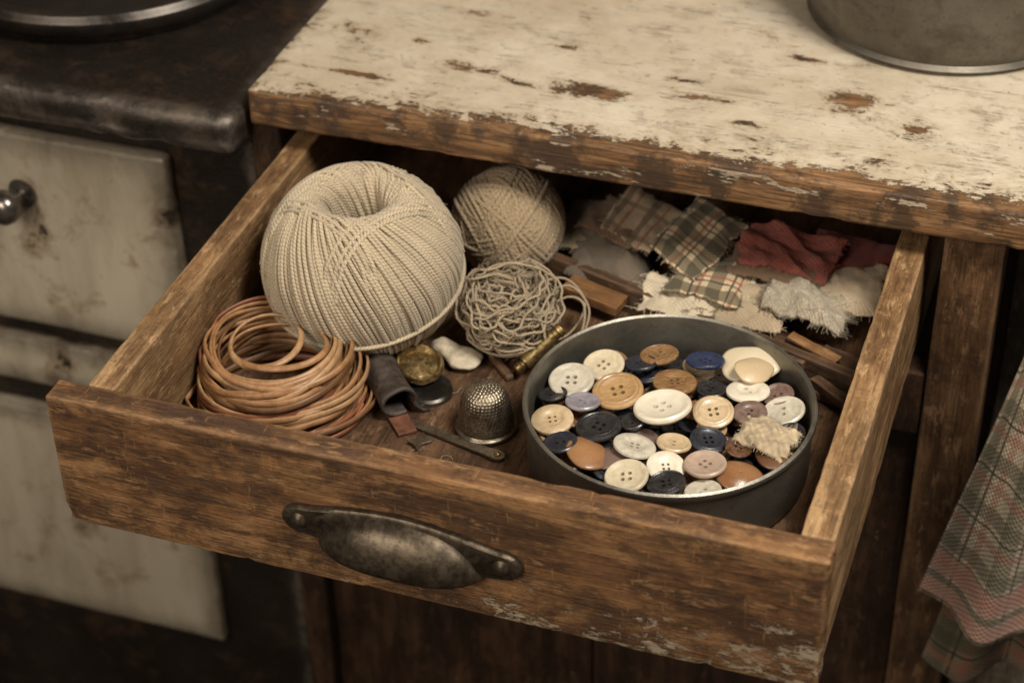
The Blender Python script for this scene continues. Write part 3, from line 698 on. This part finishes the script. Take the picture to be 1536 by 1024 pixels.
fabric("fabric_scrap",[(2.37,.82),(2.58,.77),(2.62,.95),(2.41,.98)],.372,m_fabric("loose_beige_weave",(.47,.37,.24),weave=30,tone=.45),"folded loosely woven beige cloth scrap on the buttons",seed=12,thick=.03,amp=.018,droop=.03,fl=.012,fr=22,n=30,fold=5.)

def towel(name,xo,yo,z0,zl,label,mat,ph):
    vs=[];uv=[];nu,nv=80,70
    for j in range(nv+1):
        v=j/nv
        for i in range(nu+1):
            u=i/nu; xl=3.39-.32*v**1.1+xo; xr=3.80+.35*v+xo; x=xl+(xr-xl)*u
            y=yo+(.03+.07*v)*math.sin(u*13+ph+1.5*math.sin(v*2))+.02*math.sin(u*31+v*3+ph)
            z=z0-zl*v-.10*u*v+.03*math.sin(u*13+ph)*v
            vs.append((x,y,z)); uv.append((u*1.15,v*zl))
    fs=[(j*(nu+1)+i,j*(nu+1)+i+1,(j+1)*(nu+1)+i+1,(j+1)*(nu+1)+i) for j in range(nv) for i in range(nu)]
    me=bpy.data.meshes.new(name); me.from_pydata(vs,[],fs); ul=me.uv_layers.new(name="UVMap")
    for p in me.polygons:
        for li,vi in zip(p.loop_indices,p.vertices): ul.data[li].uv=uv[vi]
    me.shade_smooth(); me.materials.append(mat)
    ob=link(bpy.data.objects.new(name,me)); md=ob.modifiers.new("t","SOLIDIFY"); md.thickness=.012
    return thing(ob,label,"towel")
towel("checked_towel",0,1.60,.66,1.68,"green pink and cream checked towel hanging from the worktop",F['towel'],0)
towel("plain_towel",.06,1.76,.60,2.05,"dull green and beige cloth hanging behind the checked towel",m_fabric("dull_towel",(.22,.175,.115),'plaid_soft',weave=40),2.)

# ------------------------------------------------------------------ small things
def slat(name,a,b,w,h,mat,label,z0=.101,seed=0,tilt=0,bev=.004):
    a=Vector(a);b=Vector(b);L=(b-a).length; c=(a+b)/2
    ob=board(name,(-L/2,-w/2,0),(L/2,w/2,h),mat,None,bev=bev,amp=.003,div=.025,seed=seed,origin=(0,0,0),edge_chip=.010)
    ob.location=(c.x,c.y,z0); ob.rotation_euler=(0,tilt,math.atan2(b.y-a.y,b.x-a.x)); return thing(ob,label,"wood")
slat("wooden_divider",(1.20,1.98),(2.72,1.50),.045,.13,M['stick_d'],"long dark wooden divider strip lying across the drawer",seed=41)
slat("wooden_strip",(1.45,2.02),(2.74,1.66),.06,.07,M['stick_d'],"dark wooden strip lying under the cloth scraps",seed=42)
slat("wood_offcut",(1.43,1.79),(1.69,1.74),.11,.045,M['stick'],"short flat orange brown wood offcut",z0=.165,seed=43,tilt=.10)
slat("wood_offcut",(2.18,1.70),(2.52,1.56),.09,.05,M['stick_d'],"dark brown wood offcut below the cloth",z0=.17,seed=44)
slat("wood_offcut",(2.42,1.66),(2.64,1.57),.05,.018,M['stick'],"thin honey coloured wood offcut",z0=.225,seed=45,tilt=.06)
slat("wood_offcut",(2.55,1.66),(2.76,1.58),.09,.07,M['stick_d'],"small dark wood block against the drawer side",z0=.13,seed=46)
slat("wood_offcut",(2.42,1.53),(2.74,1.44),.07,.04,M['stick_d'],"flat dark brown wood offcut on the drawer floor",z0=.105,seed=47)
slat("wood_offcut",(2.56,1.50),(2.75,1.36),.05,.04,M['stick_d'],"short reddish wood stick beside the tin",z0=.145,seed=49)

def thimble():
    seg=240; prof=smooth_path([(.112,0),(.120,.006),(.122,.018),(.114,.026),(.110,.032),(.113,.040),(.111,.05),(.105,.085),(.099,.125),(.091,.158),(.078,.184),(.055,.202),(.028,.209),(.0012,.211)],130)
    vs=[];fs=[]
    L=np.concatenate([[0],np.cumsum(np.linalg.norm(np.diff(prof,axis=0),axis=1))])
    d_=np.gradient(prof,axis=0); nrm=np.stack([d_[:,1],-d_[:,0]],1); nrm/=np.linalg.norm(nrm,axis=1)[:,None]
    row=.0132
    for j,(r,z) in enumerate(prof):
        for i in range(seg):
            a=2*math.pi*i/seg; d=0
            if z>.066:
                q=(L[j]-.08)/row; k=round(q); rr=np.interp(.08+k*row,L,prof[:,0]); nn=max(5,int(2*math.pi*rr/.0142))
                aa=a/(2*math.pi)*nn+(.5 if k%2 else 0); du=(aa-round(aa))*2*math.pi*rr/nn; dv=(q-k)*row
                dd=math.hypot(du,dv)/.0053; d=-.0028*max(0,1-dd*dd)
            vs.append(((r+nrm[j,0]*d)*math.cos(a),(r+nrm[j,0]*d)*math.sin(a),z+nrm[j,1]*d))
    N=len(prof)
    for j in range(N-1):
        for i in range(seg):
            i2=(i+1)%seg; fs.append((j*seg+i,j*seg+i2,(j+1)*seg+i2,(j+1)*seg+i))
    fs.append(tuple((N-1)*seg+i for i in range(seg)))
    return mesh_obj("thimble",vs,fs,M['thimble'],None,(1.385,.885,.104))
thing(thimble(),"silvery dimpled metal thimble standing on the drawer floor","thimble")

def strap():
    prof=[(.10,.004),(.08,.008)]
    for i in range(30):
        t=i/29*math.pi*1.75; prof.append((.060*math.cos(t-.4),.066+.058*math.sin(t-.4)))
    vs=[];fs=[];n=24;L=.40
    for i in range(n+1):
        u=i/n
        for (a,b) in prof:
            k=1+.05*math.sin(u*7)+.05*noise.noise(Vector((u*6,a*20,0)))
            vs.append((L*(u-.5),a*1.25*k,b*1.1*k+.004))
    m=len(prof)
    for i in range(n):
        for j in range(m-1): fs.append((i*m+j,i*m+j+1,(i+1)*m+j+1,(i+1)*m+j))
    ob=mesh_obj("leather_roll",vs,fs,M['leather'],None,(.91,.99,.102),(0,0,math.atan2(.76-1.17,1.11-.75)))
    md=ob.modifiers.new("t","SOLIDIFY"); md.thickness=.014
    e=board("leather_tab",(.17,-.05,.0),(.31,.03,.016),M['leather_b'],None,bev=.005,amp=.004,div=.02,seed=3,origin=(0,0,0)); e.parent=ob
    return thing(ob,"dark rolled leather strip with a brown tab","leather")
strap()
bd=lathe("brass_case",[(0,.012),(.03,.011),(.06,.006),(.072,.002),(.077,.010),(.084,.020),(.091,.020),(.098,.012),(.100,.0),(.097,-.012),(.08,-.016),(0,-.018)],64,M['brass'],None,(1.025,1.10,.178),(math.radians(10),math.radians(8),.3)); thing(bd,"dented round brass watch case leaning on a black lid","watch case")
for v in bd.data.vertices: v.co.z+=.010*noise.noise(v.co*26)
cr=lathe("winding_crown",[(0,0),(.010,0),(.010,.014),(.016,.016),(.016,.030),(0,.032)],20,M['brass'],None,(.0,.095,.002),(math.radians(-90),0,0)); cr.parent=bd
kd=lathe("black_lid",[(0,.02),(.07,.02),(.085,.028),(.095,.02),(.097,0),(0,0)],48,M['iron2'],None,(1.09,1.03,.106),(.06,.05,0)); thing(kd,"small round black metal lid","lid")
def bone():
    bm=bmesh.new(); bmesh.ops.create_uvsphere(bm,u_segments=44,v_segments=28,radius=1)
    for v in bm.verts:
        x,y,z=v.co
        w=.055+.016*x-.010*math.exp(-(x+.25)**2*10)+(.012*math.exp(-(x+.85)**2*18))
        v.co=Vector((math.copysign(abs(x)**.85,x)*.125,math.copysign(abs(y)**.8,y)*w*1.2,z*.030))
        v.co+=v.normal*(.016*noise.noise(v.co*14+Vector((3,1,0)))+.005*noise.noise(v.co*40))
    me=bpy.data.meshes.new("bone_piece"); bm.to_mesh(me); bm.free(); me.shade_smooth(); me.materials.append(M['bone'])
    return link(bpy.data.objects.new("bone_piece",me),None,(1.115,1.265,.138),(0,.05,math.radians(-20)))
thing(bone(),"flat irregular pale stone on the drawer floor","stone")
def plate(name,out,th,mat,loc,rot,label,cat,holes=()):
    bm=bmesh.new(); f=[bm.verts.new((x,y,th)) for x,y in out]; b=[bm.verts.new((x,y,0)) for x,y in out]; n=len(out)
    bm.faces.new(f); bm.faces.new(b[::-1])
    for i in range(n): bm.faces.new((f[i],b[i],b[(i+1)%n],f[(i+1)%n]))
    bmesh.ops.recalc_face_normals(bm,faces=bm.faces)
    me=bpy.data.meshes.new(name); bm.to_mesh(me); bm.free(); me.materials.append(mat)
    ob=link(bpy.data.objects.new(name,me),None,loc,rot); md=ob.modifiers.new("b","BEVEL"); md.width=.003; md.segments=2
    for h in holes:
        c=lathe("rivet",[(0,.010),(.007,.009),(.012,.004),(.012,0),(0,0)],16,M['brass'],None,(h[0],h[1],th)); c.parent=ob
    return thing(ob,label,cat)
plate("metal_strip",[(-.24,-.012),(-.2,-.022),(.16,-.024),(.2,-.03),(.235,-.022),(.245,0),(.235,.022),(.2,.03),(.16,.02),(-.2,.016),(-.24,.008)],.014,M['steel'],(1.285,.775,.106),(0,-.02,math.radians(-14)),"flat tarnished steel strip with a rivet","metal strip",[(.21,0)])
plate("metal_clip",[(-.05,-.03),(-.01,-.02),(.03,-.035),(.05,-.03),(.04,0),(.05,.03),(.01,.02),(-.04,.035),(-.035,.01)],.01,M['steel'],(1.17,.72,.108),(.1,.1,1.2),"small torn steel clip","clip")
nc=lathe("needle_case",[(0,0),(.018,0),(.024,.008),(.024,.025),(.018,.03),(.018,.042),(.030,.046),(.032,.056)]+[(.031+.0025*(i%2),.06+i*.007) for i in range(20)]+[(.034,.205),(.026,.21),(.026,.225),(.032,.23),(.030,.25),(.018,.26),(0,.26)],40,M['brass'],None,(1.40,1.215,.15),(0,0,0))
dv=(Vector((1.555,1.41,.29))-Vector((1.40,1.215,.15))).normalized(); nc.rotation_euler=dv.to_track_quat('Z','Y').to_euler(); thing(nc,"knurled brass needle case leaning on the string bundle","needle case")
slat("wood_peg",(1.25,1.33),(1.38,1.20),.035,.03,M['stick_d'],"small worn brown wooden peg",seed=48,bev=.012)
random.seed(3)
for i in range(9):
    x=random.uniform(1.1,1.55); y=random.uniform(.35,1.15)
    c=[(0,0,.003)]; a=random.uniform(0,6.28)
    for k in range(4):
        a+=random.uniform(-.9,.9); c.append((c[-1][0]+.018*math.cos(a),c[-1][1]+.018*math.sin(a),.003+random.uniform(0,.006)))
    t=tubes("thread_snippet",[smooth_path(c,14)],[.0014],M['twineC'],5,center='up',loc=(x,y,.1035)); thing(t,"tiny snippet of thread on the drawer floor","thread","thread snippets on the drawer floor")

# ------------------------------------------------------------------ lights
def area(name,loc,target,size,power,col):
    l=bpy.data.lights.new(name,'AREA'); l.energy=power; l.color=col; l.size=size
    o=bpy.data.objects.new(name,l); COL.objects.link(o); o.location=loc
    o.rotation_euler=(Vector(target)-Vector(loc)).to_track_quat('-Z','Y').to_euler(); return o
area("window_light",(5.2,-.4,7.4),(1.6,1.3,.2),2.4,880,(1,.935,.835))
area("front_fill",(-1.2,-7.0,5.4),(1.3,.8,0),4.5,600,(1,.885,.75))  # unseen fill lamp, added to brighten the front faces and drawer inside
w=bpy.data.worlds.new("World"); S.world=w; w.use_nodes=True; w.node_tree.nodes["Background"].inputs[0].default_value=(.97,.82,.66,1); w.node_tree.nodes["Background"].inputs[1].default_value=.12

# ------------------------------------------------------------------ camera
yaw,pit,rol=-0.3421,0.6411,-0.0214
f=Vector((math.sin(yaw)*math.cos(pit),math.cos(yaw)*math.cos(pit),-math.sin(pit)))
r=Vector((math.cos(yaw),-math.sin(yaw),0)); u=r.cross(f)
r2=r*math.cos(rol)+u*math.sin(rol); u2=-r*math.sin(rol)+u*math.cos(rol)
cd=bpy.data.cameras.new("camera"); cd.sensor_width=36; cd.lens=2980.6/1536*36; cd.clip_start=.05; cd.clip_end=100
cam=bpy.data.objects.new("camera",cd); COL.objects.link(cam)
cam.matrix_world=Matrix(((r2.x,u2.x,-f.x,3.5263),(r2.y,u2.y,-f.y,-4.8021),(r2.z,u2.z,-f.z,5.0603),(0,0,0,1)))
cd.dof.use_dof=True; cd.dof.focus_distance=7.45; cd.dof.aperture_fstop=1.0
S.camera=cam
S.view_settings.view_transform='Standard'; S.view_settings.look='None'; S.view_settings.exposure=0
